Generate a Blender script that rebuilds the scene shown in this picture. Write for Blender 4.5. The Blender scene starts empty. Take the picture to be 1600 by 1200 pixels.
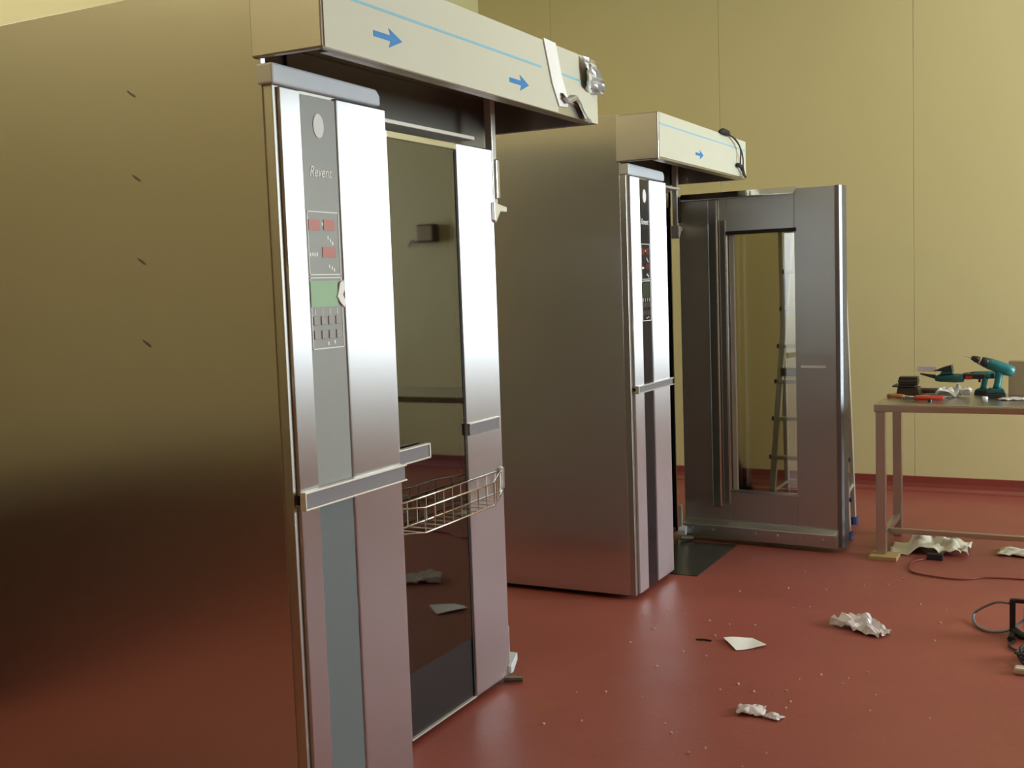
import bpy, bmesh, math, random
from mathutils import Vector, Matrix, noise
random.seed(7)
SC = bpy.context.scene
COL = SC.collection
R = math.radians

# ------------------------------------------------------------------ camera
cd = bpy.data.cameras.new('camera')
cam = bpy.data.objects.new('camera', cd); COL.objects.link(cam)
cd.sensor_width = 36.0
cd.lens = 1755.0 / 1600.0 * 36.0
cd.clip_start = 0.05
_dY = Vector((918, -185, 1755)).normalized()
_dX = Vector((3365, 35, -1755)); _dX = (_dX - _dY * _dX.dot(_dY)).normalized()
_dZ = _dX.cross(_dY)
if _dZ.y > 0: _dZ = -_dZ
right = Vector((_dX.x, _dY.x, _dZ.x)); down = Vector((_dX.y, _dY.y, _dZ.y)); fwd = Vector((_dX.z, _dY.z, _dZ.z))
m = Matrix((right, -down, -fwd)).transposed().to_4x4()
m.translation = (0, 0, 1.6)
cam.matrix_world = m
SC.camera = cam

# ------------------------------------------------------------------ colour management, sky
SC.view_settings.view_transform = 'Standard'
SC.view_settings.look = 'None'
SC.view_settings.exposure = -0.5
SC.view_settings.gamma = 1.0
SC.view_settings.use_curve_mapping = False

W = bpy.data.worlds.new('world'); SC.world = W
W.use_nodes = True
bg = W.node_tree.nodes['Background']
bg.inputs['Color'].default_value = (0.84, 0.93, 1.0, 1)
bg.inputs['Strength'].default_value = 44.0

# ------------------------------------------------------------------ lamps and window portals
CEIL = 4.4
def area(name, loc, rot, sx, sy, energy=0, color=(1, 1, 1), portal=False):
    l = bpy.data.lights.new(name, 'AREA'); l.shape = 'RECTANGLE'; l.size = sx; l.size_y = sy
    l.energy = energy; l.color = color
    if portal: l.cycles.is_portal = True
    o = bpy.data.objects.new(name, l); COL.objects.link(o)
    o.location = loc; o.rotation_euler = rot
    return o
for lx, ly, le in ((-4.2, -2.4, 42), (-4.2, 0.5, 47), (-4.2, 3.4, 34), (-4.0, 5.8, 10),  # left row added to brighten the wall mirrored in the oven sides
                   (-0.6, -2.4, 14), (-0.6, 0.9, 14), (-0.6, 4.2, 17), (-0.6, 6.9, 12), (2.4, -2.4, 14), (2.4, 0.9, 16), (2.4, 4.2, 14), (2.4, 6.9, 8)):
    area('ceiling_lamp', (lx, ly, CEIL - 0.12), (0, 0, 0), 0.35, 1.5, le, (1.0, 0.88, 0.58))
WIN_R = (5.25, 8.2, 0.98, 3.4)            # right wall window y0 y1 z0 z1
YF, XR, XL, YB = 8.6, 4.8, -4.7, -4.2
area('right_window_portal', (XR + 0.10, (WIN_R[0]+WIN_R[1])/2, (WIN_R[2]+WIN_R[3])/2), (R(90), 0, R(90)), WIN_R[1]-WIN_R[0], WIN_R[3]-WIN_R[2], portal=True)

# ------------------------------------------------------------------ materials
def newmat(name):
    mt = bpy.data.materials.new(name); mt.use_nodes = True
    nt = mt.node_tree
    return mt, nt, nt.nodes['Principled BSDF']
def mat(name, col, rough=0.5, metal=0.0, noise_amt=0.08, nscale=8.0, bump=0.0, spec=0.5, stretch=(1, 1, 1), coat=0.0):
    mt, nt, b = newmat(name)
    b.inputs['Roughness'].default_value = rough
    b.inputs['Metallic'].default_value = metal
    b.inputs['Specular IOR Level'].default_value = spec
    b.inputs['Coat Weight'].default_value = coat
    tc = nt.nodes.new('ShaderNodeTexCoord'); mp = nt.nodes.new('ShaderNodeMapping')
    mp.inputs['Scale'].default_value = stretch
    nz = nt.nodes.new('ShaderNodeTexNoise'); nz.inputs['Scale'].default_value = nscale; nz.inputs['Detail'].default_value = 5
    nt.links.new(tc.outputs['Object'], mp.inputs['Vector']); nt.links.new(mp.outputs['Vector'], nz.inputs['Vector'])
    mx = nt.nodes.new('ShaderNodeMix'); mx.data_type = 'RGBA'
    mx.inputs['A'].default_value = (*[c * (1 - noise_amt) for c in col], 1)
    mx.inputs['B'].default_value = (*[min(1, c * (1 + noise_amt)) for c in col], 1)
    nt.links.new(nz.outputs['Fac'], mx.inputs['Factor']); nt.links.new(mx.outputs['Result'], b.inputs['Base Color'])
    if bump:
        bp = nt.nodes.new('ShaderNodeBump'); bp.inputs['Strength'].default_value = bump; bp.inputs['Distance'].default_value = 0.01
        nt.links.new(nz.outputs['Fac'], bp.inputs['Height']); nt.links.new(bp.outputs['Normal'], b.inputs['Normal'])
    return mt
def steel(name, col, rough, wav=0.05, grain=0.03, stretch=(30, 30, 0.6), tang=None, aniso=0.9):
    """brushed stainless sheet: fine grain in the roughness, faint waviness in the sheet"""
    mt, nt, b = newmat(name)
    b.inputs['Metallic'].default_value = 1.0
    b.inputs['Base Color'].default_value = (*col, 1)
    if tang:                                   # the sheet is brushed vertically: highlights spread sideways
        cv = nt.nodes.new('ShaderNodeCombineXYZ')
        for k in range(3): cv.inputs[k].default_value = tang[k]
        b.inputs['Anisotropic'].default_value = aniso
        nt.links.new(cv.outputs[0], b.inputs['Tangent'])
    tc = nt.nodes.new('ShaderNodeTexCoord'); mp = nt.nodes.new('ShaderNodeMapping'); mp.inputs['Scale'].default_value = stretch
    nt.links.new(tc.outputs['Object'], mp.inputs['Vector'])
    g = nt.nodes.new('ShaderNodeTexNoise'); g.inputs['Scale'].default_value = 6.0; g.inputs['Detail'].default_value = 8
    nt.links.new(mp.outputs['Vector'], g.inputs['Vector'])
    mr = nt.nodes.new('ShaderNodeMapRange'); mr.inputs['To Min'].default_value = rough - grain; mr.inputs['To Max'].default_value = rough + grain
    nt.links.new(g.outputs['Fac'], mr.inputs['Value']); nt.links.new(mr.outputs['Result'], b.inputs['Roughness'])
    if wav:
        n2 = nt.nodes.new('ShaderNodeTexNoise'); n2.inputs['Scale'].default_value = 1.1; n2.inputs['Detail'].default_value = 1
        nt.links.new(tc.outputs['Object'], n2.inputs['Vector'])
        bp = nt.nodes.new('ShaderNodeBump'); bp.inputs['Strength'].default_value = wav; bp.inputs['Distance'].default_value = 0.1
        nt.links.new(n2.outputs['Fac'], bp.inputs['Height']); nt.links.new(bp.outputs['Normal'], b.inputs['Normal'])
    return mt
def glassmat(name, tint, rough=0.0, ior=1.5):
    mt, nt, b = newmat(name)
    nt.nodes.remove(b)
    out = nt.nodes['Material Output']
    tr = nt.nodes.new('ShaderNodeBsdfTransparent'); tr.inputs['Color'].default_value = (*tint, 1)
    gl = nt.nodes.new('ShaderNodeBsdfGlossy'); gl.inputs['Roughness'].default_value = rough
    fr = nt.nodes.new('ShaderNodeFresnel'); fr.inputs['IOR'].default_value = ior
    mx = nt.nodes.new('ShaderNodeMixShader')
    nt.links.new(fr.outputs[0], mx.inputs[0]); nt.links.new(tr.outputs[0], mx.inputs[1]); nt.links.new(gl.outputs[0], mx.inputs[2])
    nt.links.new(mx.outputs[0], out.inputs['Surface'])
    return mt

M = {}
M['side'] = steel('brushed_steel_side', (0.66, 0.665, 0.70), 0.30, wav=0.04, tang=(1, 0, 0), aniso=0.95)
M['panel'] = steel('brushed_steel_front', (0.80, 0.79, 0.815), 0.48, wav=0.03, tang=(0, 1, 0), aniso=1.0)
M['steel'] = steel('plain_steel', (0.56, 0.53, 0.49), 0.30, wav=0.02, grain=0.008)
M['brightsteel'] = steel('polished_steel', (0.75, 0.75, 0.73), 0.15, wav=0.0)
M['doorin'] = steel('inner_door_steel', (0.56, 0.555, 0.53), 0.40, wav=0.03, grain=0.02, tang=(1, 0, 0))
M['edge'] = steel('satin_edge_steel', (0.20, 0.20, 0.21), 0.45, wav=0.0)
M['galv'] = steel('dull_galvanised_sheet', (0.34, 0.33, 0.31), 0.62, wav=0.02)
M['darksteel'] = steel('dull_dark_steel', (0.20, 0.19, 0.17), 0.42, wav=0.0)
M['hoodsteel'] = steel('hood_end_steel', (0.50, 0.485, 0.45), 0.36, wav=0.03)
M['black'] = mat('black_enamel', (0.012, 0.010, 0.011), 0.45)
M['rubber'] = mat('black_rubber', (0.015, 0.014, 0.015), 0.7)
M['strip'] = mat('hazed_control_glass', (0.29, 0.305, 0.305), 0.30, spec=0.8, noise_amt=0.03)  # dark glass lightened: the reflected haze is put into its colour
M['strip_low'] = mat('grey_plastic_cover', (0.135, 0.160, 0.165), 0.40, noise_amt=0.04)
M['strip_dark'] = mat('dark_control_glass', (0.018, 0.016, 0.020), 0.25, noise_amt=0.05)
M['band'] = mat('grey_handle_insert', (0.20, 0.185, 0.20), 0.45, noise_amt=0.05)
M['lip'] = mat('pale_aluminium_lip', (0.78, 0.76, 0.70), 0.35, metal=0.6, noise_amt=0.04)
M['cap'] = mat('pale_filmed_cap', (0.62, 0.66, 0.70), 0.35, noise_amt=0.05)
M['film'] = mat('white_protective_film', (0.60, 0.59, 0.485), 0.38, noise_amt=0.04, nscale=3, bump=0.05)
M['ink_line'] = mat('pale_blue_print', (0.22, 0.50, 0.66), 0.45)
M['ink'] = mat('blue_print', (0.01, 0.20, 0.55), 0.45)
M['tape'] = mat('white_tape', (0.90, 0.90, 0.90), 0.3)
M['foil'] = mat('crumpled_silver_film', (0.33, 0.33, 0.31), 0.35, metal=0.5, noise_amt=0.5, nscale=25)
M['glass'] = glassmat('tinted_door_glass', (0.80, 0.77, 0.66), 0.03, 2.6)
M['pane'] = glassmat('clear_window_glass', (0.95, 0.97, 0.96), 0.0, 1.45)
M['print'] = mat('pale_print', (0.86, 0.85, 0.82), 0.5)
M['red_disp'] = mat('red_display', (0.12, 0.015, 0.018), 0.35)
M['lcd'] = mat('green_lcd', (0.035, 0.05, 0.03), 0.35)
M['red_disp_hazed'] = mat('hazed_red_display', (0.52, 0.19, 0.18), 0.35)  # display red paled by the haze over the strip, mixed into the colour
M['lcd_hazed'] = mat('hazed_green_lcd', (0.31, 0.50, 0.31), 0.35)  # green paled likewise, haze painted into the colour
M['key_hazed'] = mat('hazed_grey_key', (0.36, 0.33, 0.32), 0.4)  # keys lightened with the same painted haze
M['key'] = mat('grey_key', (0.06, 0.055, 0.055), 0.4)
M['paper'] = mat('white_paper', (0.82, 0.81, 0.78), 0.7, noise_amt=0.05)
M['sheet'] = mat('cream_cloth_sheet', (0.78, 0.74, 0.60), 0.8, noise_amt=0.06)
M['clear'] = mat('crinkled_clear_plastic', (0.66, 0.60, 0.62), 0.22, noise_amt=0.25, nscale=30)
M['teal'] = mat('teal_plastic', (0.010, 0.150, 0.165), 0.35)
M['teal_dark'] = mat('dark_teal_plastic', (0.008, 0.075, 0.080), 0.4)
M['toolblack'] = mat('tool_black_plastic', (0.018, 0.016, 0.018), 0.4)
M['redplastic'] = mat('red_plastic', (0.42, 0.025, 0.015), 0.4)
M['orange'] = mat('amber_plastic', (0.30, 0.11, 0.02), 0.35)
M['brown'] = mat('dark_brown_plastic', (0.045, 0.028, 0.018), 0.4)
M['wood'] = mat('pale_softwood', (0.42, 0.28, 0.11), 0.7, noise_amt=0.25, nscale=12, stretch=(1, 12, 12))
M['darkwood'] = mat('dark_stained_wood', (0.035, 0.024, 0.018), 0.6, noise_amt=0.3, nscale=10)
M['carton'] = mat('brown_carton', (0.33, 0.25, 0.15), 0.8)
M['alu'] = mat('aluminium', (0.62, 0.60, 0.54), 0.38, metal=0.45, noise_amt=0.05)
M['bluefoot'] = mat('blue_rubber_foot', (0.02, 0.045, 0.14), 0.6)
M['cable_grey'] = mat('grey_cable', (0.16, 0.17, 0.19), 0.45)
M['cable_black'] = mat('black_cable', (0.015, 0.013, 0.016), 0.5)
M['plate'] = mat('dark_floor_plate', (0.035, 0.036, 0.028), 0.22, noise_amt=0.35, nscale=7)
M['wire'] = mat('chromed_wire', (0.72, 0.68, 0.58), 0.25, metal=1.0)
M['chip'] = mat('pale_plaster_chips', (0.48, 0.36, 0.22), 0.8, noise_amt=0.35, nscale=3)
M['ceil'] = mat('cream_ceiling', (0.74, 0.71, 0.58), 0.7, noise_amt=0.02)
M['frame'] = mat('white_window_frame', (0.75, 0.75, 0.72), 0.4)

def wall_mat():
    mt, nt, b = newmat('cream_wall_panel')
    tc = nt.nodes.new('ShaderNodeTexCoord')
    n1 = nt.nodes.new('ShaderNodeTexNoise'); n1.inputs['Scale'].default_value = 0.9; n1.inputs['Detail'].default_value = 3
    n2 = nt.nodes.new('ShaderNodeTexNoise'); n2.inputs['Scale'].default_value = 90; n2.inputs['Detail'].default_value = 2
    nt.links.new(tc.outputs['Object'], n1.inputs['Vector']); nt.links.new(tc.outputs['Object'], n2.inputs['Vector'])
    mx = nt.nodes.new('ShaderNodeMix'); mx.data_type = 'RGBA'
    mx.inputs['A'].default_value = (0.59, 0.515, 0.26, 1); mx.inputs['B'].default_value = (0.62, 0.55, 0.29, 1)
    nt.links.new(n1.outputs['Fac'], mx.inputs['Factor']); nt.links.new(mx.outputs['Result'], b.inputs['Base Color'])
    b.inputs['Roughness'].default_value = 0.45
    bp = nt.nodes.new('ShaderNodeBump'); bp.inputs['Strength'].default_value = 0.03; bp.inputs['Distance'].default_value = 0.002
    nt.links.new(n2.outputs['Fac'], bp.inputs['Height']); nt.links.new(bp.outputs['Normal'], b.inputs['Normal'])
    return mt
M['wall'] = wall_mat()

def floor_mat():
    mt, nt, b = newmat('red_resin_floor')
    L = nt.links.new
    tc = nt.nodes.new('ShaderNodeTexCoord')
    def nz(sc, det=4, w=0.5):
        n = nt.nodes.new('ShaderNodeTexNoise'); n.inputs['Scale'].default_value = sc; n.inputs['Detail'].default_value = det
        n.inputs['Roughness'].default_value = w
        L(tc.outputs['Object'], n.inputs['Vector']); return n
    def ramp(src, a, bb):
        r = nt.nodes.new('ShaderNodeMapRange'); r.inputs['From Min'].default_value = a; r.inputs['From Max'].default_value = bb
        L(src, r.inputs['Value']); return r.outputs['Result']
    def mix(f, A, B):
        mx = nt.nodes.new('ShaderNodeMix'); mx.data_type = 'RGBA'
        L(f, mx.inputs['Factor'])
        if isinstance(A, tuple): mx.inputs['A'].default_value = A
        else: L(A, mx.inputs['A'])
        if isinstance(B, tuple): mx.inputs['B'].default_value = B
        else: L(B, mx.inputs['B'])
        return mx.outputs['Result']
    base = mix(ramp(nz(1.3).outputs['Fac'], 0.35, 0.7), (0.265, 0.064, 0.046, 1), (0.31, 0.078, 0.058, 1))
    base = mix(ramp(nz(45, 3).outputs['Fac'], 0.45, 0.75), base, (0.31, 0.075, 0.055, 1))
    st = nz(2.3, 6, 0.65)
    base = mix(ramp(st.outputs['Fac'], 0.62, 0.78), base, (0.30, 0.095, 0.03, 1))       # ochre dust smears
    sc_ = nz(9.0, 7, 0.75)
    base = mix(ramp(sc_.outputs['Fac'], 0.70, 0.76), base, (0.36, 0.15, 0.09, 1))       # dried splashes
    vo = nt.nodes.new('ShaderNodeTexVoronoi'); vo.inputs['Scale'].default_value = 9
    L(tc.outputs['Object'], vo.inputs['Vector'])
    f = nt.nodes.new('ShaderNodeMath'); f.operation = 'LESS_THAN'; f.inputs[1].default_value = 0.022
    L(vo.outputs['Distance'], f.inputs[0])
    base = mix(f.outputs[0], base, (0.50, 0.30, 0.20, 1))                               # pale specks
    L(base, b.inputs['Base Color'])
    rr = nt.nodes.new('ShaderNodeMapRange'); rr.inputs['To Min'].default_value = 0.36; rr.inputs['To Max'].default_value = 0.56
    L(nz(3.0).outputs['Fac'], rr.inputs['Value']); L(rr.outputs['Result'], b.inputs['Roughness'])
    bp = nt.nodes.new('ShaderNodeBump'); bp.inputs['Strength'].default_value = 0.12; bp.inputs['Distance'].default_value = 0.004
    L(nz(60, 3).outputs['Fac'], bp.inputs['Height']); L(bp.outputs['Normal'], b.inputs['Normal'])
    return mt
M['floor'] = floor_mat()
M['skirt'] = mat('red_resin_skirting', (0.22, 0.042, 0.030), 0.4, noise_amt=0.12, nscale=5)

# ------------------------------------------------------------------ mesh helpers
class MB:
    def __init__(s): s.v = []; s.f = []
    def box(s, x0, x1, y0, y1, z0, z1, mtx=None):
        b = len(s.v)
        pts = [(x, y, z) for x in (x0, x1) for y in (y0, y1) for z in (z0, z1)]
        if mtx: pts = [tuple(mtx @ Vector(p)) for p in pts]
        s.v += pts
        s.f += [tuple(b + i for i in q) for q in ((0, 1, 3, 2), (4, 6, 7, 5), (0, 4, 5, 1), (2, 3, 7, 6), (0, 2, 6, 4), (1, 5, 7, 3))]
        return s
    def prism(s, poly, axis, a0, a1, mtx=None):
        """poly = 2-D outline, extruded along axis ('x','y','z') from a0 to a1"""
        n = len(poly); b = len(s.v)
        def P(p, a):
            return {'x': (a, p[0], p[1]), 'y': (p[0], a, p[1]), 'z': (p[0], p[1], a)}[axis]
        pts = [P(p, a0) for p in poly] + [P(p, a1) for p in poly]
        if mtx: pts = [tuple(mtx @ Vector(p)) for p in pts]
        s.v += pts
        s.f += [tuple(b + i for i in range(n)), tuple(b + n + i for i in reversed(range(n)))]
        s.f += [(b + i, b + n + i, b + n + (i + 1) % n, b + (i + 1) % n) for i in range(n)]
        return s
    def tube(s, pts, r, n=8, closed=False, radii=None):
        pts = [Vector(p) for p in pts]; b = len(s.v); K = len(pts)
        prev = None
        for i, p in enumerate(pts):
            if closed: t = pts[(i + 1) % K] - pts[i - 1]
            else: t = pts[min(i + 1, K - 1)] - pts[max(i - 1, 0)]
            t.normalize()
            if prev is None:
                u = t.orthogonal().normalized()
            else:
                u = (prev - t * prev.dot(t))
                u = u.normalized() if u.length > 1e-6 else t.orthogonal().normalized()
            prev = u; w = t.cross(u)
            rr = radii[i] if radii else r
            for k in range(n):
                a = 2 * math.pi * k / n
                s.v.append(tuple(p + (u * math.cos(a) + w * math.sin(a)) * rr))
        rng = K if closed else K - 1
        for i in range(rng):
            for k in range(n):
                j = (i + 1) % K
                s.f.append((b + i * n + k, b + i * n + (k + 1) % n, b + j * n + (k + 1) % n, b + j * n + k))
        if not closed:
            s.f.append(tuple(b + k for k in reversed(range(n)))); s.f.append(tuple(b + (K - 1) * n + k for k in range(n)))
        return s
    def cyl(s, p0, p1, r, n=16, r1=None):
        return s.tube([p0, p1], r, n, radii=[r, r if r1 is None else r1])
    def grid(s, fn, nu, nv):
        b = len(s.v)
        for i in range(nu + 1):
            for j in range(nv + 1): s.v.append(tuple(fn(i / nu, j / nv)))
        for i in range(nu):
            for j in range(nv):
                a = b + i * (nv + 1) + j
                s.f.append((a, a + nv + 1, a + nv + 2, a + 1))
        return s
    def build(s, name, material, parent=None, off=(0, 0, 0), bevel=0.0, smooth=False, solid=0.0, seg=2):
        me = bpy.data.meshes.new(name)
        ox, oy, oz = off
        me.from_pydata([(x - ox, y - oy, z - oz) for x, y, z in s.v], [], s.f)
        bm = bmesh.new(); bm.from_mesh(me)
        bmesh.ops.recalc_face_normals(bm, faces=bm.faces)
        bm.to_mesh(me); bm.free()
        me.materials.append(M[material] if isinstance(material, str) else material)
        o = bpy.data.objects.new(name, me); COL.objects.link(o)
        if parent: o.parent = parent
        if smooth:
            for p in me.polygons: p.use_smooth = True
        if solid:
            md = o.modifiers.new('thickness', 'SOLIDIFY'); md.thickness = solid; md.offset = 0
        if bevel:
            md = o.modifiers.new('bevel', 'BEVEL'); md.width = bevel; md.segments = seg; md.limit_method = 'ANGLE'; md.angle_limit = R(40)
        return o
def B(*a, **k): return MB().box(*a, **k)
def empty(name, loc, rz=0.0):
    o = bpy.data.objects.new(name, None); COL.objects.link(o)
    o.location = loc; o.rotation_euler = (0, 0, rz); o.empty_display_size = 0.1
    return o
def tag(o, label, cat, group=None, kind=None):
    o['label'] = label; o['category'] = cat
    if group: o['group'] = group
    if kind: o['kind'] = kind
    return o
def struct(o): o['kind'] = 'structure'; return o
def smoothpath(pts, n=6, closed=False):
    """Catmull-Rom through pts"""
    P = [Vector(p) for p in pts]; K = len(P); out = []
    for i in range(K if closed else K - 1):
        if closed: p0, p1, p2, p3 = P[i - 1], P[i], P[(i + 1) % K], P[(i + 2) % K]
        else: p0, p1, p2, p3 = P[max(i - 1, 0)], P[i], P[i + 1], P[min(i + 2, K - 1)]
        for k in range(n):
            t = k / n
            out.append(0.5 * ((2 * p1) + (-p0 + p2) * t + (2 * p0 - 5 * p1 + 4 * p2 - p3) * t * t + (-p0 + 3 * p1 - 3 * p2 + p3) * t ** 3))
    if not closed: out.append(P[-1])
    return out

# ------------------------------------------------------------------ room shell
struct(B(XL - 0.2, XR + 0.2, YB - 0.2, YF + 0.2, -0.10, 0.0).build('floor', 'floor'))
struct(B(XL - 0.2, XR + 0.2, YB - 0.2, YF + 0.2, CEIL, CEIL + 0.1).build('ceiling', 'ceil'))
def wall_with_hole(name, axis, c, t, a0, a1, hole):
    mb = MB()
    h0, h1, z0, z1 = hole
    for (p, q, zz0, zz1) in ((a0, h0, 0, CEIL), (h1, a1, 0, CEIL), (h0, h1, 0, z0), (h0, h1, z1, CEIL)):
        if axis == 'y': mb.box(p, q, c, c + t, zz0, zz1)
        else: mb.box(c, c + t, p, q, zz0, zz1)
    return struct(mb.build(name, 'wall'))
wf = struct(B(XL - 0.2, XR + 0.2, YF, YF + 0.18, 0, CEIL).build('wall_far', 'wall'))
xs = [XL, -4.03, -2.61, -1.19, 0.23, 1.65, 3.07, 4.49]                                   # joints between the insulated wall panels
SK = 0.11
for i in range(len(xs)):
    x0 = xs[i] + 0.001; x1 = (xs[i + 1] if i + 1 < len(xs) else XR) - 0.001
    B(x0, x1, YF - 0.016, YF, SK - 0.01, CEIL).build('wall_panel', 'wall', wf, bevel=0.0015)
wall_with_hole('wall_right', 'x', XR, 0.18, YB - 0.2, YF + 0.2, WIN_R)
struct(B(XL - 0.18, XL, YB - 0.2, YF + 0.2, 0, CEIL).build('wall_left', 'wall'))
struct(B(XL, XR, YB - 0.18, YB, 0, CEIL).build('wall_near', 'wall'))
def skirt(name, pts_fn):
    return struct(pts_fn.build(name, 'skirt', bevel=0.004))
prof = [(0, 0), (-0.075, 0), (-0.05, 0.008), (-0.033, 0.03), (-0.026, 0.06), (-0.026, SK), (0, SK)]
skirt('baseboard_far', MB().prism([(YF + p[0], p[1]) for p in prof], 'x', XL, XR))
skirt('baseboard_left', MB().prism([(XL - p[0], p[1]) for p in prof], 'y', YB, YF))
skirt('baseboard_right', MB().prism([(XR + p[0], p[1]) for p in prof], 'y', YB, YF))
skirt('baseboard_near', MB().prism([(YB - p[0], p[1]) for p in prof], 'x', XL, XR))
def window(name, axis, c, hole, nm):
    h0, h1, z0, z1 = hole; fr = MB(); w = 0.06
    def bx(p, q, a, b, d0=0.02, d1=0.09):
        if axis == 'y': fr.box(p, q, c + d0, c + d1, a, b)
        else: fr.box(c + d0, c + d1, p, q, a, b)
    bx(h0, h1, z0, z0 + w); bx(h0, h1, z1 - w, z1)
    for k in range(nm + 1):
        p = h0 + (h1 - h0 - w) * k / nm
        bx(p, p + w, z0 + w, z1 - w)
    o = struct(fr.build(name, 'frame', bevel=0.004))
    for k in range(nm):
        p = h0 + (h1 - h0 - w) * k / nm + w; q = h0 + (h1 - h0 - w) * (k + 1) / nm
        if axis == 'y': B(p - 0.005, q + 0.005, c + 0.05, c + 0.056, z0 + w - 0.005, z1 - w + 0.005).build('pane', 'pane', o)
        else: B(c + 0.05, c + 0.056, p - 0.005, q + 0.005, z0 + w - 0.005, z1 - w + 0.005).build('pane', 'pane', o)
    return o
window('window_1', 'x', XR, WIN_R, 4)

# ------------------------------------------------------------------ rack ovens
def text_mesh(body, size, shear=0.0, extrude=0.0006):
    cu = bpy.data.curves.new('lettering', 'FONT'); cu.body = body; cu.size = size; cu.shear = shear; cu.extrude = extrude
    cu.align_x = 'CENTER'; cu.align_y = 'CENTER'
    o = bpy.data.objects.new('lettering', cu); COL.objects.link(o)
    dg = bpy.context.evaluated_depsgraph_get(); dg.update()
    me = bpy.data.meshes.new_from_object(o.evaluated_get(dg))
    vs = [v.co.copy() for v in me.vertices]; fs = [tuple(p.vertices) for p in me.polygons]
    bpy.data.objects.remove(o); bpy.data.curves.remove(cu); bpy.data.meshes.remove(me)
    return vs, fs
def face_text(body, size, x, y, z, name, material, parent, off, shear=0.0, squeeze=1.0):
    vs, fs = text_mesh(body, size, shear)
    mb = MB(); mb.v = [(x + v.z, y + v.x * squeeze, z + v.y) for v in vs]; mb.f = fs
    return mb.build(name, material, parent, off)

def make_door(parent, off, loc, rz, Wd, H, handle=True):
    """local x runs from the hinge to the free edge, local y is the outside, z up; T thick"""
    T = 0.11; z0, z1 = 0.025, H
    wu0, wu1, wz0, wz1 = 0.305, 0.715, 0.32, 1.87
    # the inner tray of the leaf (faces the oven), with its window hole
    mb = MB()
    yi = 0.0
    for (a, b, c, d) in ((0.0, wu0, z0, z1), (wu1, Wd - 0.035, z0, z1), (wu0, wu1, z0, wz0), (wu0, wu1, wz1, z1)):
        mb.box(a, b, yi, yi + 0.05, c, d)
    door = mb.build('door', 'doorin', parent, bevel=0.003)
    door.location = Vector(loc) - Vector(off); door.rotation_euler = (0, 0, rz)
    P = lambda mb, n, mt, bv=0.002, **k: mb.build(n, mt, door, bevel=bv, **k)
    P(MB().prism([(Wd - 0.035, 0.0), (Wd - 0.012, 0.004), (Wd, 0.02), (Wd, T), (Wd - 0.035, T)], 'z', z0, z1), 'edge_trim', 'edge', 0.001)
    P(B(0.0, 0.275, 0.05, T, z0, z1), 'hinge_stile', 'panel', 0.004)
    P(B(0.735, Wd - 0.035, 0.05, T, z0, z1), 'lock_stile', 'panel', 0.004)
    P(B(0.275, 0.735, 0.05, T - 0.012, 0.03, 0.262), 'kick_panel', 'black')
    P(B(0.275, 0.735, T - 0.014, T - 0.008, 0.262, z1 - 0.025), 'glass', 'glass', 0)
    P(B(0.275, 0.735, 0.05, T, z1 - 0.025, z1), 'top_rail', 'brightsteel', 0.003)
    P(B(0.275, 0.735, 0.075, T - 0.002, 0.024, 0.03), 'glass_rail', 'lip', 0)
    P(B(0.275, 0.283, 0.052, T - 0.006, 0.03, z1 - 0.03), 'glass_gasket', 'rubber', 0)
    P(B(0.728, 0.735, 0.052, T - 0.006, 0.03, z1 - 0.03), 'glass_gasket', 'rubber', 0)
    # inner face fittings
    P(B(0.195, 0.255, -0.030, 0.002, 0.215, z1 - 0.03), 'gasket_rib', 'steel', 0.008)
    P(B(0.262, 0.300, -0.012, 0.002, 0.24, z1 - 0.16), 'window_trim', 'steel', 0.003)
    P(B(wu0 - 0.012, wu1 + 0.012, -0.006, 0.012, wz1 - 0.012, wz1 + 0.010), 'window_head_shade', 'rubber', 0.002)  # black strip stands in for the deep shadow at the window head
    P(B(wu0 - 0.006, wu1 + 0.006, -0.004, 0.012, wz0 - 0.012, wz0 + 0.006), 'window_sill', 'steel', 0.002)
    P(B(0.315, 0.345, 0.01, 0.03, wz0, wz1), 'light_tube', 'alu', 0.004)
    # kick tray with rivets
    P(MB().prism([(-0.055, 0.03), (-0.055, 0.105), (-0.02, 0.128), (0.002, 0.128), (0.002, 0.03)], 'x', 0.01, Wd - 0.03), 'kick_tray', 'doorin', 0.002)
    for k in range(7):
        u = 0.07 + k * 0.135
        P(MB().cyl((u, -0.056, 0.078), (u, -0.060, 0.078), 0.006, 8), 'rivet', 'alu', 0)
    # top flange
    P(MB().prism([(-0.035, z1 - 0.034), (-0.035, z1 - 0.026), (0.012, z1 + 0.010), (0.03, z1 + 0.010), (0.03, z1 - 0.034)], 'x', 0.01, Wd - 0.26), 'top_flange', 'brightsteel', 0.002)
    # recessed pull
    P(B(0.745, 0.89, -0.004, 0.004, 1.068, 1.084), 'pull_slot', 'lip', 0.002)
    # outer handle rail (over the glass) and band on the hinge stile
    hb = P(B(0.587, Wd - 0.03, T, T + 0.022, 1.010, 1.055), 'handle', 'band', 0.004)
    for zz in (1.006, 1.054): P(B(0.582, Wd - 0.03, T + 0.006, T + 0.026, zz, zz + 0.006), 'handle_lip', 'lip', 0.001)
    P(B(0.580, 0.587, T + 0.006, T + 0.026, 1.006, 1.060), 'handle_end', 'lip', 0.001)
    P(B(0.035, 0.272, T, T + 0.010, 1.042, 1.084), 'handle_band', 'band', 0.002)
    P(B(0.030, 0.275, T, T + 0.014, 1.084, 1.089), 'handle_lip', 'lip', 0.001)
    return door

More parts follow.
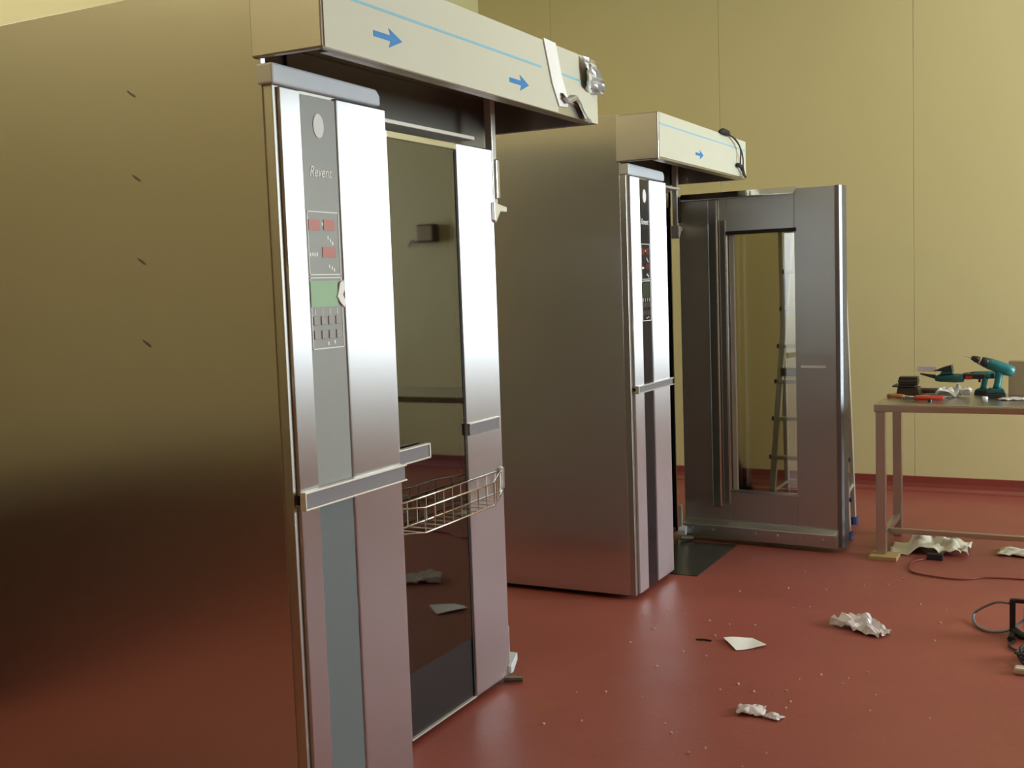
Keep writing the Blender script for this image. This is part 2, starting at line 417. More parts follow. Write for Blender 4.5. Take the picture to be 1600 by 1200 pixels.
def make_oven(S):
    off = (S['xc'], S['y0'], 0.0)
    t = empty('rack_oven', off)
    tag(t, S['label'], 'oven', 'rack ovens')
    xc, y0, y1 = S['xc'], S['y0'], S['y1']
    xs_, xf, xb, H = xc - 0.036, xc - 0.30, xc - 1.35, S['H']
    P = lambda mb, n, mt, bv=0.002, par=None, **k: mb.build(n, mt, par or t, off, bevel=bv, **k)
    # --- body shell: top, back, far side, front with the chamber mouth
    oy0, oy1, oz0, oz1 = S['c1'] + 0.03, S['c1'] + 0.93, 0.06, S['dh'] - 0.06
    bd = MB()
    bd.box(xb, xf, y0 + 0.02, y1 - 0.02, H - 0.05, H - 0.02)                 # top
    bd.box(xb, xb + 0.03, y0 + 0.02, y1 - 0.02, 0.03, H - 0.05)              # back
    bd.box(xb + 0.03, xf, y1 - 0.05, y1 - 0.02, 0.03, H - 0.05)              # far side
    bd.box(xf - 0.03, xf, y0 + 0.02, oy0, 0.03, H - 0.05)
    bd.box(xf - 0.03, xf, oy1, y1 - 0.05, 0.03, H - 0.05)
    bd.box(xf - 0.03, xf, oy0, oy1, oz1, H - 0.05)
    bd.box(xf - 0.03, xf, oy0, oy1, 0.03, oz0)
    P(bd, 'body', 'galv', 0.001)
    ch = MB(); cx = xf - 0.92
    ch.box(cx, xf - 0.03, oy0 - 0.03, oy0, oz0, oz1); ch.box(cx, xf - 0.03, oy1, oy1 + 0.03, oz0, oz1)
    ch.box(cx - 0.03, cx, oy0 - 0.03, oy1 + 0.03, oz0, oz1); ch.box(cx, xf - 0.03, oy0, oy1, oz1, oz1 + 0.02)
    ch.box(cx, xf - 0.03, oy0, oy1, 0.035, oz0)
    P(ch, 'baking_chamber', 'darksteel', 0)
    # --- side panel facing the camera, with its folded top rim and rivets
    sp = P(MB().prism([(xb, 0.025), (xs_ - 0.007, 0.025), (xs_ - 0.007, H), (xb, H)], 'y', y0, y0 + 0.02), 'side_panel', 'side', 0.0012)
    P(B(xb, xs_ - 0.03, y0 + 0.02, y0 + 0.06, H - 0.022, H - 0.004), 'top_rim', 'brightsteel', 0.003)
    for zz in S['rivets']:
        a = R(35)
        mb = MB().prism([(S['rx'] + 0.020 * math.cos(k) * math.cos(a) - 0.004 * math.sin(k) * math.sin(a) * -1, zz - 0.020 * math.cos(k) * math.sin(a) + 0.004 * math.sin(k) * math.cos(a)) for k in [2 * math.pi * q / 8 for q in range(8)]], 'y', y0 - 0.0025, y0 + 0.001)
        P(mb, 'rivet', 'darksteel', 0)
    P(B(xb + 0.05, xf - 0.05, y0 + 0.05, y1 - 0.06, 0.0, 0.03), 'plinth', 'black', 0)
    # --- control column: carcass, then front strips
    c0, c1, ct = S['c0'], S['c1'], S['ct']
    s1, s2 = S['s1'], S['s2']
    P(B(xf, xc - 0.012, y0 + 0.004, c1 - 0.004, S['cz'], ct), 'column_carcass', 'hoodsteel', 0.002)
    hz0, hz1 = S['hz0'], S['hz1']
    for (a, b) in ((hz1 - 0.01, ct - 0.004), (S['cz'] + 0.004, hz0 + 0.01)):
        P(B(xc - 0.012, xc, c0 + 0.004, s1 - 0.002, a, b), 'front_strip', 'panel', 0.003)
        P(B(xc - 0.014, xc + 0.002, s2 + 0.002, c1, a, b), 'front_panel', 'panel', 0.006)
    stripU = P(B(xc - 0.012, xc - 0.003, s1, s2, hz1 - 0.01, ct - 0.012), 'control_strip', S['strip'], 0.001)
    P(B(xc - 0.012, xc - 0.004, s1 - 0.01, s2 - 0.01 + 0.01, S['cz'] + 0.006, hz0 + 0.01), 'lower_cover', S['strip_low'], 0.001)
    # handle band across the column
    P(B(xc + 0.002, xc + 0.016, c0 + 0.004, c1 + 0.002, hz0 + 0.004, hz1 - 0.004), 'handle_band', 'band', 0.001)
    P(B(xc + 0.002, xc + 0.022, c0, c1 + 0.006, hz1 - 0.005, hz1 + 0.002), 'handle_lip', 'lip', 0.002)
    P(B(xc + 0.002, xc + 0.022, c0, c1 + 0.006, hz0 - 0.002, hz0 + 0.004), 'handle_lip', 'lip', 0.002)
    P(B(xc + 0.002, xc + 0.022, c0 - 0.002, c0 + 0.004, hz0 - 0.002, hz1 + 0.002), 'handle_end', 'lip', 0.002)
    # cap profile on top of the column
    P(MB().prism([(c0 - 0.03, ct), (c1 - 0.03, ct), (c1 - 0.03, ct + 0.03), (c1 - 0.05, ct + 0.048), (c0 - 0.03, ct + 0.055)], 'x', xc - 0.05, xc + 0.006), 'column_cap', 'cap', 0.006)
    # --- instruments on the control strip
    xx = xc - 0.003; cm = (s1 + s2) / 2; w = s2 - s1
    sub = lambda mb, n, mt, bv=0.0: mb.build(n, mt, stripU, off, bevel=bv)
    zt = ct - 2.158
    disc = [(cm - 0.002 + 0.024 * math.cos(k), 2.066 + zt + 0.034 * math.sin(k)) for k in [2 * math.pi * q / 24 for q in range(24)]]
    sub(MB().prism(disc, 'x', xx - 0.001, xx + 0.002), 'round_emblem', 'paper')
    face_text('Revent', 0.042, xx + 0.0008, cm - 0.004, 1.936 + zt, 'lettering', 'print', stripU, off, shear=0.35, squeeze=0.85)
    def frame(a, b, c, d, th=0.003):
        mb = MB()
        mb.box(xx, xx + 0.0015, a, b, d - th, d); mb.box(xx, xx + 0.0015, a, b, c, c + th)
        mb.box(xx, xx + 0.0015, b - th, b, c, d); mb.box(xx, xx + 0.0015, a, a + th, c, d)
        sub(mb, 'printed_frame', 'print')
    frame(s1 + 0.006, s2 - 0.008, 1.646 + zt, 1.826 + zt)
    frame(s1 + 0.006, s2 - 0.008, 1.436 + zt, 1.640 + zt)
    for (a, b, c, d) in ((0.012, 0.062, 1.772, 1.803), (0.080, 0.130, 1.774, 1.804), (0.070, 0.130, 1.696, 1.726)):
        a *= w / 0.16; b *= w / 0.16
        sub(B(xx, xx + 0.002, s1 + a, s1 + b, c + zt, d + zt), 'red_display', S['disp'][0])
    sub(B(xx, xx + 0.002, s1 + 0.006, s2 - 0.030, 1.556 + zt, 1.630 + zt), 'green_display', S['disp'][1])
    for r in range(2):
        for c in range(4):
            a = s1 + (0.014 + c * 0.034) * w / 0.16
            sub(B(xx, xx + 0.003, a, a + 0.022 * w / 0.16, 1.505 - r * 0.040 + zt, 1.530 - r * 0.040 + zt), 'key', S['disp'][2], 0.001)
    for c in range(4):
        a = s1 + (0.022 + c * 0.034) * w / 0.16
        sub(B(xx, xx + 0.001, a, a + 0.003, 1.534 + zt, 1.552 + zt), 'printed_tick', 'print')
    for (a, z) in ((0.072, 1.792), (0.012, 1.705), (0.022, 1.706), (0.032, 1.705), (0.042, 1.706), (0.095, 1.753), (0.105, 1.745), (0.115, 1.738), (0.095, 1.672), (0.108, 1.668), (0.118, 1.662), (0.075, 1.452), (0.105, 1.455)):
        a *= w / 0.16
        sub(B(xx, xx + 0.001, s1 + a, s1 + a + 0.006, z - 0.006 + zt, z + 0.004 + zt), 'printed_mark', 'print')
    if S['first']:
        pts = [(s2 - 0.004, 1.635), (s2 - 0.020, 1.628), (s2 - 0.030, 1.600), (s2 - 0.036, 1.588), (s2 - 0.022, 1.570), (s2 - 0.004, 1.556), (s2 + 0.002, 1.575), (s2 - 0.010, 1.592), (s2 + 0.002, 1.612)]
        sub(MB().prism(pts, 'x', xx + 0.002, xx + 0.006), 'torn_paper_scrap', 'tape')
    # --- hood
    hx, h0, h1 = S['hx'], S['h0'], S['h1']
    hb_, ht = S['hb'], S['ht']
    hd = MB(); q = 0.018
    hd.box(hx - q, hx, h0, h1, hb_, ht)                                    # front
    hd.box(xf - 0.01, hx - q, h1 - q, h1, hb_, ht)                         # far end
    hd.box(xf - 0.02, hx - q, h0 + 0.05, h1 - q, ht - q, ht)                  # top
    hd.box(xf - 0.01, hx - q, h0 + 0.05, h1 - q, hb_ + 0.13, hb_ + 0.14)      # baffle
    hd.box(hx - 0.05, hx - q, h0 + 0.05, h1 - q, hb_, hb_ + 0.008)            # folded lip
    hood = P(hd, 'hood', 'steel', 0.002)
    P(B(xs_ - 0.02, hx - 0.0, h0 - 0.003, h0 + q, hb_, ht), 'hood_end', 'hoodsteel', 0.006, par=hood)
    P(B(xf - 0.004, xf + 0.012, c1 - 0.1, y1 - 0.05, S['dh'] + 0.03, hb_ + 0.13), 'header_panel', 'darksteel', 0.002)
    P(B(xf + 0.01, xf + 0.16, c1 + 0.0, S['te'], S['dh'] + 0.020, S['dh'] + 0.034), 'door_track', 'lip', 0.002)
    # protective film on the hood front, with printed line and arrows
    xfm = hx + 0.003
    if S['first']:
        out = [(h0 + 0.004, hb_ + 0.003), (3.83, hb_ + 0.002), (3.845, hb_ + 0.050), (3.88, hb_ + 0.066), (3.95, hb_ + 0.052), (4.02, hb_ + 0.045), (4.08, hb_ + 0.012), (4.11, hb_ + 0.001), (h1 + 0.004, hb_ + 0.000), (h1 + 0.004, ht - 0.02), (4.06, ht - 0.004), (h0 + 0.004, ht - 0.002)]
    else:
        out = [(h0 + 0.004, hb_ + 0.012), (h1 - 0.002, hb_ + 0.010), (h1 - 0.002, ht - 0.003), (h0 + 0.004, ht - 0.003)]
    fm = P(MB().prism(out, 'x', hx + 0.0005, xfm), 'protective_film', 'film', 0)
    fs = lambda mb, n, mt: mb.build(n, mt, fm, off)
    lz = S['line']
    le = h1 if not S['first'] else 3.70
    fs(B(xfm, xfm + 0.001, h0 + 0.006, le, lz - S['lw'], lz + S['lw']), 'printed_line', 'ink_line')
    if S['first']: fs(B(xfm, xfm + 0.001, 3.83, 4.14, lz - S['lw'], lz + S['lw']), 'printed_line', 'ink_line')
    for (a, z, L_) in S['arrows']:
        k = L_ / 0.145
        ar = [(a, z - 0.008 * k), (a + 0.085 * k, z - 0.008 * k), (a + 0.075 * k, z - 0.027 * k), (a + 0.145 * k, z), (a + 0.075 * k, z + 0.027 * k), (a + 0.085 * k, z + 0.008 * k), (a, z + 0.008 * k)]
        fs(MB().prism(ar, 'x', xfm, xfm + 0.001), 'printed_arrow', 'ink')
    if S['first']:
        P(MB().prism([(3.715, ht + 0.004), (3.815, ht + 0.002), (3.86, hb_ + 0.14), (3.915, hb_ + 0.06), (3.905, hb_ + 0.03), (3.835, hb_ + 0.025), (3.78, hb_ + 0.10)], 'x', xfm + 0.001, xfm + 0.006), 'tape_strip', 'tape', 0.001)
        def flap(u, v):
            y = 4.035 + 0.02 * v + u * (0.150 + 0.02 * v)
            z = ht - 0.008 - v * (0.112 + 0.02 * math.sin(u * 3)) - 0.02 * u * (1 - v)
            x = xfm + 0.012 + 0.016 * math.sin(6 * u + 2.5 * v) + 0.012 * noise.noise(Vector((u * 5, v * 6, 1)))
            return (x, y, z)
        P(MB().grid(flap, 9, 9), 'curled_film', 'foil', 0, solid=0.002)
        def curl(u, v):
            y = 3.845 + u * 0.245
            zc = hb_ + 0.062 - 0.06 * max(0, u - 0.45) / 0.55 - 0.012 * math.sin(u * 9)
            a = v * 4.2
            return (xfm + 0.010 - 0.012 * math.cos(a), y + 0.006 * math.sin(4 * a), zc + 0.011 * math.sin(a) + 0.006 * noise.noise(Vector((u * 9, v * 2, 3))))
        P(MB().grid(curl, 16, 7), 'curled_film', 'foil', 0, solid=0.0015)
    # --- hinge post and brackets
    hy = S['hy']; hxp = S['hxp']; dh = S['dh']
    P(B(hxp - 0.02, hxp + 0.012, hy + 0.00, hy + 0.035, 1.92, hb_ + 0.13), 'hinge_post', 'alu', 0.004)
    P(B(hxp - 0.008, hxp + 0.022, hy + 0.012, hy + 0.040, 1.945, 2.10), 'hinge_sleeve', S['sleeve'], 0.005)
    P(MB().prism([(hy - 0.03, 1.93), (hy + 0.075, 1.915), (hy + 0.075, 1.895), (hy + 0.02, 1.895), (hy - 0.02, 1.85), (hy - 0.03, 1.86)], 'x', hxp - 0.02, hxp + 0.03), 'hinge_bracket', 'lip', 0.003)
    P(B(hxp - 0.02, hxp + 0.0, hy - 0.005, hy + 0.022, 0.07, 0.215), 'lower_hinge', 'lip', 0.003)
    P(MB().prism([(hy - 0.03, 0.065), (hy + 0.03, 0.105), (hy + 0.03, 0.075), (hy - 0.01, 0.035), (hy - 0.03, 0.035)], 'x', hxp - 0.02, hxp + 0.03), 'hinge_bracket', 'cap', 0.003)
    P(MB().tube([(hxp + 0.01, hy - 0.06, 0.022), (hxp + 0.075, hy - 0.02, 0.018)], 0.014, 10), 'foot_bar', 'darksteel', 0)
    make_door(t, off, S['dloc'], S['drz'], S['dw'], S['dh'])
    return t

OV1 = dict(first=True, te=3.77, disp=('red_disp_hazed', 'lcd_hazed', 'key_hazed'), xc=-1.96, y0=2.43, y1=4.17, H=2.455, c0=2.447, c1=2.955, ct=2.162, cz=0.02, s1=2.538, s2=2.700,
           hz0=1.000, hz1=1.050, strip='strip', strip_low='strip_low', hx=-1.78, h0=2.412, h1=4.20, hb=2.230, ht=2.478,
           line=2.378, lw=0.0035, arrows=[(2.640, 2.307, 0.145), (3.448, 2.297, 0.146)], rivets=(2.19, 1.95, 1.71, 1.47), rx=-2.48,
           hy=3.94, hxp=-2.13, dloc=(-2.225, 3.93, 0), drz=R(-90), dw=0.96, dh=2.135, sleeve='steel',
           label='nearest tall steel rack oven with closed dark glass door, filling the left of the photo')
OV2 = dict(first=False, te=6.35, disp=('red_disp', 'lcd', 'key'), xc=-2.04, y0=5.175, y1=6.65, H=2.412, c0=5.205, c1=5.715, ct=2.122, cz=0.025, s1=5.335, s2=5.470,
           hz0=1.046, hz1=1.082, strip='strip_dark', strip_low='strip_dark', hx=-1.875, h0=5.17, h1=6.665, hb=2.183, ht=2.408,
           line=2.352, lw=0.003, arrows=[(5.72, 2.255, 0.13)], rivets=(), rx=-2.5,
           hy=6.54, hxp=-2.275, dloc=(-2.275, 6.60, 0), drz=R(-4.55), dw=0.985, dh=2.105, sleeve='black',
           label='farther tall steel rack oven with its windowed door swung wide open, beyond the nearest oven')
oven1 = make_oven(OV1)
oven2 = make_oven(OV2)

# ------------------------------------------------------------------ wire basket hung on the nearer oven's door
def wire_basket():
    o = (-2.10, 3.20, 0.78)
    t = tag(empty('wire_basket', o), 'small chromed wire basket hanging on the nearest oven door below its handle', 'basket')
    xb, xf, ya, yb = -2.105, -1.995, 3.05, 3.90
    zt, zb = 0.872, 0.787
    fa, fb = 3.145, 3.63
    r = 0.0028
    def rim(z, n):
        MB().tube([(xb, ya, z), (xf, fa, z), (xf, fb, z), (xf, fb + 0.25, z) if False else (xb, yb, z)], r * 1.2, 6).build(n, 'wire', t, o, smooth=True)
        MB().tube([(xb, ya, z), (xb, yb, z)], r * 1.2, 6).build(n, 'wire', t, o, smooth=True)
    rim(zt, 'top_rim_wire'); rim(zb, 'bottom_rim_wire')
    k = 0
    y = fa
    while y <= fb + 0.01:
        MB().tube([(xb, y, zt), (xb, y, zb), (xf, y, zb), (xf, y, zt)], r, 5).build('cross_wire', 'wire', t, o)
        y += 0.0607
    for y in (3.70, 3.77, 3.84):
        xx = xf + (xb - xf) * (y - fb) / (yb - fb)
        MB().tube([(xb, y, zt), (xb, y, zb), (xx, y, zb), (xx, y, zt)], r, 5).build('cross_wire', 'wire', t, o)
    B(-2.112, -2.095, 3.885, 3.905, 0.80, 0.885).build('hook_plate', 'steel', t, o, bevel=0.002)
    return t
wire_basket()

# ------------------------------------------------------------------ wires over the far hood
def hood_wires():
    o = (-1.865, 6.25, 2.40)
    t = tag(empty('wire_bundle', o), 'dark loose wires drooping over the far end of the farther oven hood', 'cable')
    x = -1.862
    p1 = [(x, 6.17, 2.413), (x, 6.25, 2.407), (x + .012, 6.37, 2.392), (x + .014, 6.47, 2.345), (x + .012, 6.47, 2.27), (x + .006, 6.50, 2.235), (x + .008, 6.60, 2.192)]
    p2 = [(x, 6.20, 2.412), (x + .01, 6.33, 2.398), (x + .016, 6.44, 2.36), (x + .016, 6.51, 2.30), (x + .012, 6.53, 2.24), (x + .006, 6.59, 2.195)]
    p3 = [(x + .004, 6.43, 2.25), (x + .012, 6.50, 2.243), (x + .012, 6.52, 2.205), (x + .008, 6.585, 2.19)]
    for p in (p1, p2, p3): MB().tube(smoothpath(p, 6), 0.0045, 6).build('wire', 'cable_black', t, o, smooth=True)
    MB().tube([(x - .005, 6.13, 2.410), (x - .002, 6.18, 2.416), (x, 6.26, 2.414), (x, 6.29, 2.404)], 0.016, 8, radii=[0.008, 0.019, 0.018, 0.006]).build('connector', 'rubber', t, o, smooth=True)
    MB().tube([(x + .004, 6.44, 2.253), (x + .010, 6.50, 2.246)], 0.012, 8).build('connector', 'rubber', t, o, smooth=True)
hood_wires()

# ------------------------------------------------------------------ dark plate on the floor before the open oven
tag(B(-2.33, -1.915, 5.73, 6.50, 0.0, 0.005).build('floor_plate', 'plate', bevel=0.001), 'dark flat metal plate on the floor before the open oven', 'floor plate')

# ------------------------------------------------------------------ stepladder behind the open door
def ladder():
    o = (-1.6, 7.08, 0)
    t = tag(empty('stepladder', o), 'aluminium stepladder with blue feet standing behind the open oven door', 'ladder')
    top = 1.93
    A = lambda s, z: Vector((-1.575 + s * (0.240 - 0.058 * z), 6.86 + 0.10 * z, z))     # front legs, narrowing upward
    Bk = lambda s, z: Vector((-1.597 + s * (0.212 - 0.012 * z), 7.31 - 0.10 * z, z))
    for s in (-1, 1):
        d = 0.022
        mb = MB()
        mb.tube([A(s, 0.03), A(s, top)], 0.026, 4); mb.build('front_rail', 'alu', t, o, bevel=0.003)
        MB().tube([Bk(s, 0.03), Bk(s, top)], 0.020, 4).build('rear_rail', 'alu', t, o, bevel=0.003)
        MB().tube([A(s, 0.0), A(s, 0.05)], 0.032, 8).build('rubber_foot', 'bluefoot', t, o)
        MB().tube([Bk(s, 0.0), Bk(s, 0.05)], 0.028, 8).build('rubber_foot', 'bluefoot', t, o)
    for z in (0.24, 0.48, 0.72, 0.95, 1.17, 1.40, 1.63):
        p, q = A(-1, z), A(1, z)
        MB().box(p.x, q.x, p.y - 0.025, p.y + 0.025, z - 0.012, z + 0.012).build('rung', 'alu', t, o, bevel=0.003)
        for s in (-1, 1):
            c = A(s, z); MB().tube([c + Vector((s * 0.018, 0, 0)), c + Vector((s * 0.034, 0, 0))], 0.014, 8).build('rung_end', 'bluefoot', t, o)
    for z in (0.26, 1.0):
        p, q = Bk(-1, z), Bk(1, z)
        MB().box(p.x, q.x, p.y - 0.012, p.y + 0.012, z - 0.015, z + 0.015).build('rear_brace', 'alu', t, o, bevel=0.002)
    for s in (-1, 1):
        MB().tube([A(s, 0.26) + Vector((0.0, 0.03, 0)), Bk(s, 0.26)], 0.010, 6).build('side_strap', 'alu', t, o)
    MB().box(-1.597 - 0.19, -1.597 + 0.19, 7.02, 7.15, top - 0.02, top + 0.04).build('top_cap', 'alu', t, o, bevel=0.01)
ladder()

# ------------------------------------------------------------------ work table
TZ = 0.872
def table():
    o = (-0.1, 6.78, 0)
    t = tag(empty('work_table', o), 'stainless steel work table along the far wall, piled with tools', 'table')
    x0, x1, y0, y1 = -1.112, 0.95, 6.455, 7.13
    tp = MB().box(x0, x1, y0, y1, TZ - 0.006, TZ)
    tp.box(x0, x1, y0, y0 + 0.012, TZ - 0.042, TZ - 0.006); tp.box(x0, x1, y1 - 0.012, y1, TZ - 0.042, TZ - 0.006)
    tp.box(x0, x0 + 0.012, y0 + 0.012, y1 - 0.012, TZ - 0.042, TZ - 0.006); tp.box(x1 - 0.012, x1, y0 + 0.012, y1 - 0.012, TZ - 0.042, TZ - 0.006)
    tp.build('table_top', 'steel', t, o, bevel=0.003)
    w = 0.026
    for (lx, ly) in ((-1.078, 6.49), (-1.078, 7.075), (0.915, 6.49), (0.915, 7.075)):
        z0 = 0.022 if (lx < 0 and ly < 6.6) else 0.0
        B(lx - w, lx + w, ly - w, ly + w, z0, TZ - 0.042).build('leg', 'steel', t, o, bevel=0.004)
    for lx in (-1.078, 0.915):
        B(lx - 0.016, lx + 0.016, 6.52, 7.045, 0.105, 0.140).build('side_rail', 'steel', t, o, bevel=0.003)
    B(-1.06, 0.897, 6.64, 6.668, 0.106, 0.136).build('cross_rail', 'steel', t, o, bevel=0.003)
    for ly in (6.50, 7.06): B(-1.05, 0.89, ly, ly + 0.02, TZ - 0.041, TZ - 0.016).build('apron_rail', 'steel', t, o, bevel=0.002)
table()
tag(B(-1.135, -0.985, 6.40, 6.545, 0.0, 0.022).build('wood_block', 'wood', bevel=0.002), 'pale thin wood block under the front left leg of the work table', 'block')

def crumple(name, cx, cy, a, b, h, mt, rz, seed, label, cat, nu=16, nv=12, base=0.002, fold=1.0, group=None, shape=None):
    """crumpled sheet lying on z = base"""
    c, s = math.cos(rz), math.sin(rz)
    def fn(u, v):
        x = (u - 0.5) * a; y = (v - 0.5) * b
        edge = min(u, 1 - u, v, 1 - v) * 2
        n1 = noise.noise(Vector((u * 3.1 + seed, v * 2.7, seed))); n2 = noise.noise(Vector((u * 7 + seed, v * 5.3, seed + 5))) * 0.8
        x += n2 * a * 0.07 * fold; y += noise.noise(Vector((u * 5, v * 5 + seed, 2))) * b * 0.12 * fold
        z = h * (0.55 * abs(n1) * 1.6 + 0.45 * abs(n2)) * (0.35 + 0.65 * min(1, edge * 1.6))
        if shape: z *= shape(u, v)
        z = 0.42 * h * math.tanh(z / (0.42 * h))          # flatten the peaks like resting cloth
        return (cx + x * c - y * s, cy + x * s + y * c, base + 0.0015 + max(0, z))
    o = MB().grid(fn, nu, nv).build(name, mt, off=(cx, cy, base), solid=0.0015, smooth=True)
    o.location = (cx, cy, base)
    return tag(o, label, cat, group)
# sheet heaped beneath the table
def heap(u, v):
    return 1.0 if u > 0.25 else 0.12
crumple('crumpled_sheet', -0.85, 6.735, 0.42, 0.30, 0.30, 'sheet', R(3), 3.3, 'cream crumpled sheet heaped on the floor beneath the work table', 'sheet', 22, 14, shape=heap)
crumple('dust_sheet', -0.36, 6.80, 0.26, 0.18, 0.09, 'sheet', R(-5), 8.1, 'small pale sheet on the floor behind the table rail, at the right edge', 'sheet', 12, 10)
tag(B(-0.84, -0.755, 6.50, 6.54, 0.0, 0.035).build('dark_box', 'rubber', bevel=0.004), 'small dark box under the front of the crumpled cream sheet', 'box')
p = [(-0.85, 6.50, 0.006), (-0.90, 6.40, 0.006), (-0.88, 6.20, 0.006), (-0.76, 6.13, 0.006), (-0.62, 6.12, 0.006), (-0.50, 6.2, 0.006), (-0.30, 6.22, 0.006), (-0.10, 6.18, 0.006)]
tag(MB().tube(smoothpath(p, 6), 0.005, 6).build('floor_cable', 'skirt', smooth=True), 'thin reddish cable trailing over the floor from the cream sheet', 'cable')

# ------------------------------------------------------------------ litter on the red floor
def card():
    def fn(u, v):
        a = Vector((-1.468, 4.735)); b = Vector((-1.355, 4.80)); c = Vector((-1.265, 4.70)); d = Vector((-1.372, 4.605))
        p = (a * (1 - u) + b * u) * (1 - v) + (d * (1 - u) + c * u) * v
        z = 0.006 + 0.006 * (1 - u) * (1 - v) ** 2 + 0.005 * u * v + 0.003 * math.sin(5 * u + 3 * v)
        return (p.x, p.y, z)
    o = MB().grid(fn, 8, 8).build('paper_scrap', 'paper', off=(-1.365, 4.70, 0), solid=0.0015)
    o.location = (-1.365, 4.70, 0)
    tag(o, 'bright white square paper scrap lying flat on the open red floor', 'paper')
card()
def trap(u, v): return 1.0
def sheetfilm():
    def fn(u, v):
        a = Vector((-1.085, 5.115)); b = Vector((-0.965, 5.30)); c = Vector((-0.80, 5.07)); d = Vector((-0.845, 4.99))
        p = (a * (1 - u) + b * u) * (1 - v) + (d * (1 - u) + c * u) * v
        n1 = noise.noise(Vector((u * 4, v * 4, 9))); n2 = noise.noise(Vector((u * 9, v * 9, 4)))
        return (p.x + n2 * 0.01, p.y + n1 * 0.02, 0.004 + 0.055 * abs(n1) + 0.025 * abs(n2))
    o = MB().grid(fn, 14, 12).build('plastic_sheet', 'clear', off=(-0.94, 5.12, 0), solid=0.001)
    o.location = (-0.94, 5.12, 0)
    tag(o, 'greyish crinkled plastic sheet on the floor between the paper scrap and the cable loop', 'plastic')
sheetfilm()
crumple('plastic_wrapper', -1.125, 3.955, 0.105, 0.085, 0.075, 'clear', R(10), 5.7, 'crumpled clear plastic wrapper on the floor, nearest litter to the camera', 'plastic', 12, 10)
crumple('plastic_scrap', -1.035, 3.935, 0.06, 0.05, 0.045, 'clear', R(-20), 2.2, 'small twist of clear plastic just right of the crumpled wrapper', 'plastic', 8, 8)

deb = MB()
spots = [(-1.47, 4.50), (-1.52, 4.78), (-1.30, 5.33), (-1.23, 5.37), (-1.75, 5.05), (-1.58, 4.52), (-1.25, 4.22), (-1.30, 4.14), (-1.06, 4.22), (-1.02, 4.12), (-1.33, 3.66), (-1.18, 3.58), (-1.22, 3.52), (-0.87, 4.45), (-0.74, 4.30), (-0.62, 5.05), (-0.95, 5.9), (-1.40, 6.02), (-1.62, 5.52), (-1.85, 5.10), (-1.93, 4.95), (-0.75, 5.6), (-0.63, 5.55), (-1.55, 3.95), (-0.98, 3.62), (-1.62, 4.30), (-1.02, 4.05)]
for _ in range(26): spots.append((random.uniform(-1.9, -0.3), random.uniform(3.3, 6.2)))
for (x, y) in spots:
    r = random.uniform(0.003, 0.0065); n = random.choice((4, 5)); a0 = random.random() * 6
    deb.prism([(x + r * random.uniform(0.6, 1.2) * math.cos(a0 + k * 6.283 / n), y + 1.3 * r * random.uniform(0.6, 1.2) * math.sin(a0 + k * 6.283 / n)) for k in range(n)], 'z', 0.0, random.uniform(0.003, 0.007))
tag(deb.build('floor_debris', 'chip'), 'scattered tiny pale chips of plaster over the red floor', 'debris', kind='stuff')
MBt = MB().tube([(-1.58, 4.69, 0.004), (-1.545, 4.70, 0.005), (-1.51, 4.695, 0.004)], 0.004, 5)
tag(MBt.build('dark_screw', 'rubber'), 'tiny dark screw on the floor left of the white paper scrap', 'screw')

# ------------------------------------------------------------------ work lamp and cables at the right edge
def lamp():
    o = (-0.24, 5.24, 0)
    t = tag(empty('work_lamp', o), 'black tubular floor lamp stand with orange body at the right edge', 'lamp')
    def bar(pts, n, r=0.013): MB().tube(pts, r, 4).build(n, 'cable_black', t, o, bevel=0.003)
    bar([(-0.322, 5.24, 0.0), (-0.322, 5.24, 0.166)], 'upright', 0.017)
    bar([(-0.325, 5.24, 0.160), (-0.08, 5.24, 0.160)], 'top_bar')
    bar([(-0.08, 5.24, 0.0), (-0.08, 5.24, 0.166)], 'upright', 0.017)
    MB().tube([(-0.325, 5.15, 0.014), (-0.322, 5.24, 0.014), (-0.325, 5.33, 0.014)], 0.013, 8).build('foot', 'cable_black', t, o)
    MB().tube([(-0.08, 5.15, 0.014), (-0.08, 5.33, 0.014)], 0.013, 8).build('foot', 'cable_black', t, o)
    MB().tube([(-0.32, 5.24, 0.03), (-0.285, 5.22, 0.012), (-0.25, 5.2, 0.012)], 0.018, 8).build('strut', 'cable_black', t, o, smooth=True)
    B(-0.275, -0.12, 5.17, 5.23, 0.045, 0.155).build('lamp_body', 'orange', t, o, bevel=0.012)
    B(-0.255, -0.14, 5.160, 5.172, 0.060, 0.140).build('lens', 'lip', t, o, bevel=0.003)
lamp()
p = [(-0.335, 5.245, 0.145), (-0.40, 5.36, 0.11), (-0.475, 5.43, 0.05), (-0.498, 5.42, 0.02), (-0.478, 5.33, 0.007), (-0.43, 5.26, 0.007), (-0.38, 5.25, 0.010), (-0.34, 5.262, 0.02), (-0.29, 5.30, 0.05), (-0.25, 5.30, 0.09), (-0.2, 5.25, 0.13)]
tag(MB().tube(smoothpath(p, 7), 0.006, 8).build('lamp_cable', 'cable_grey', smooth=True), 'grey cable bent in a loop beside the black lamp stand', 'cable')
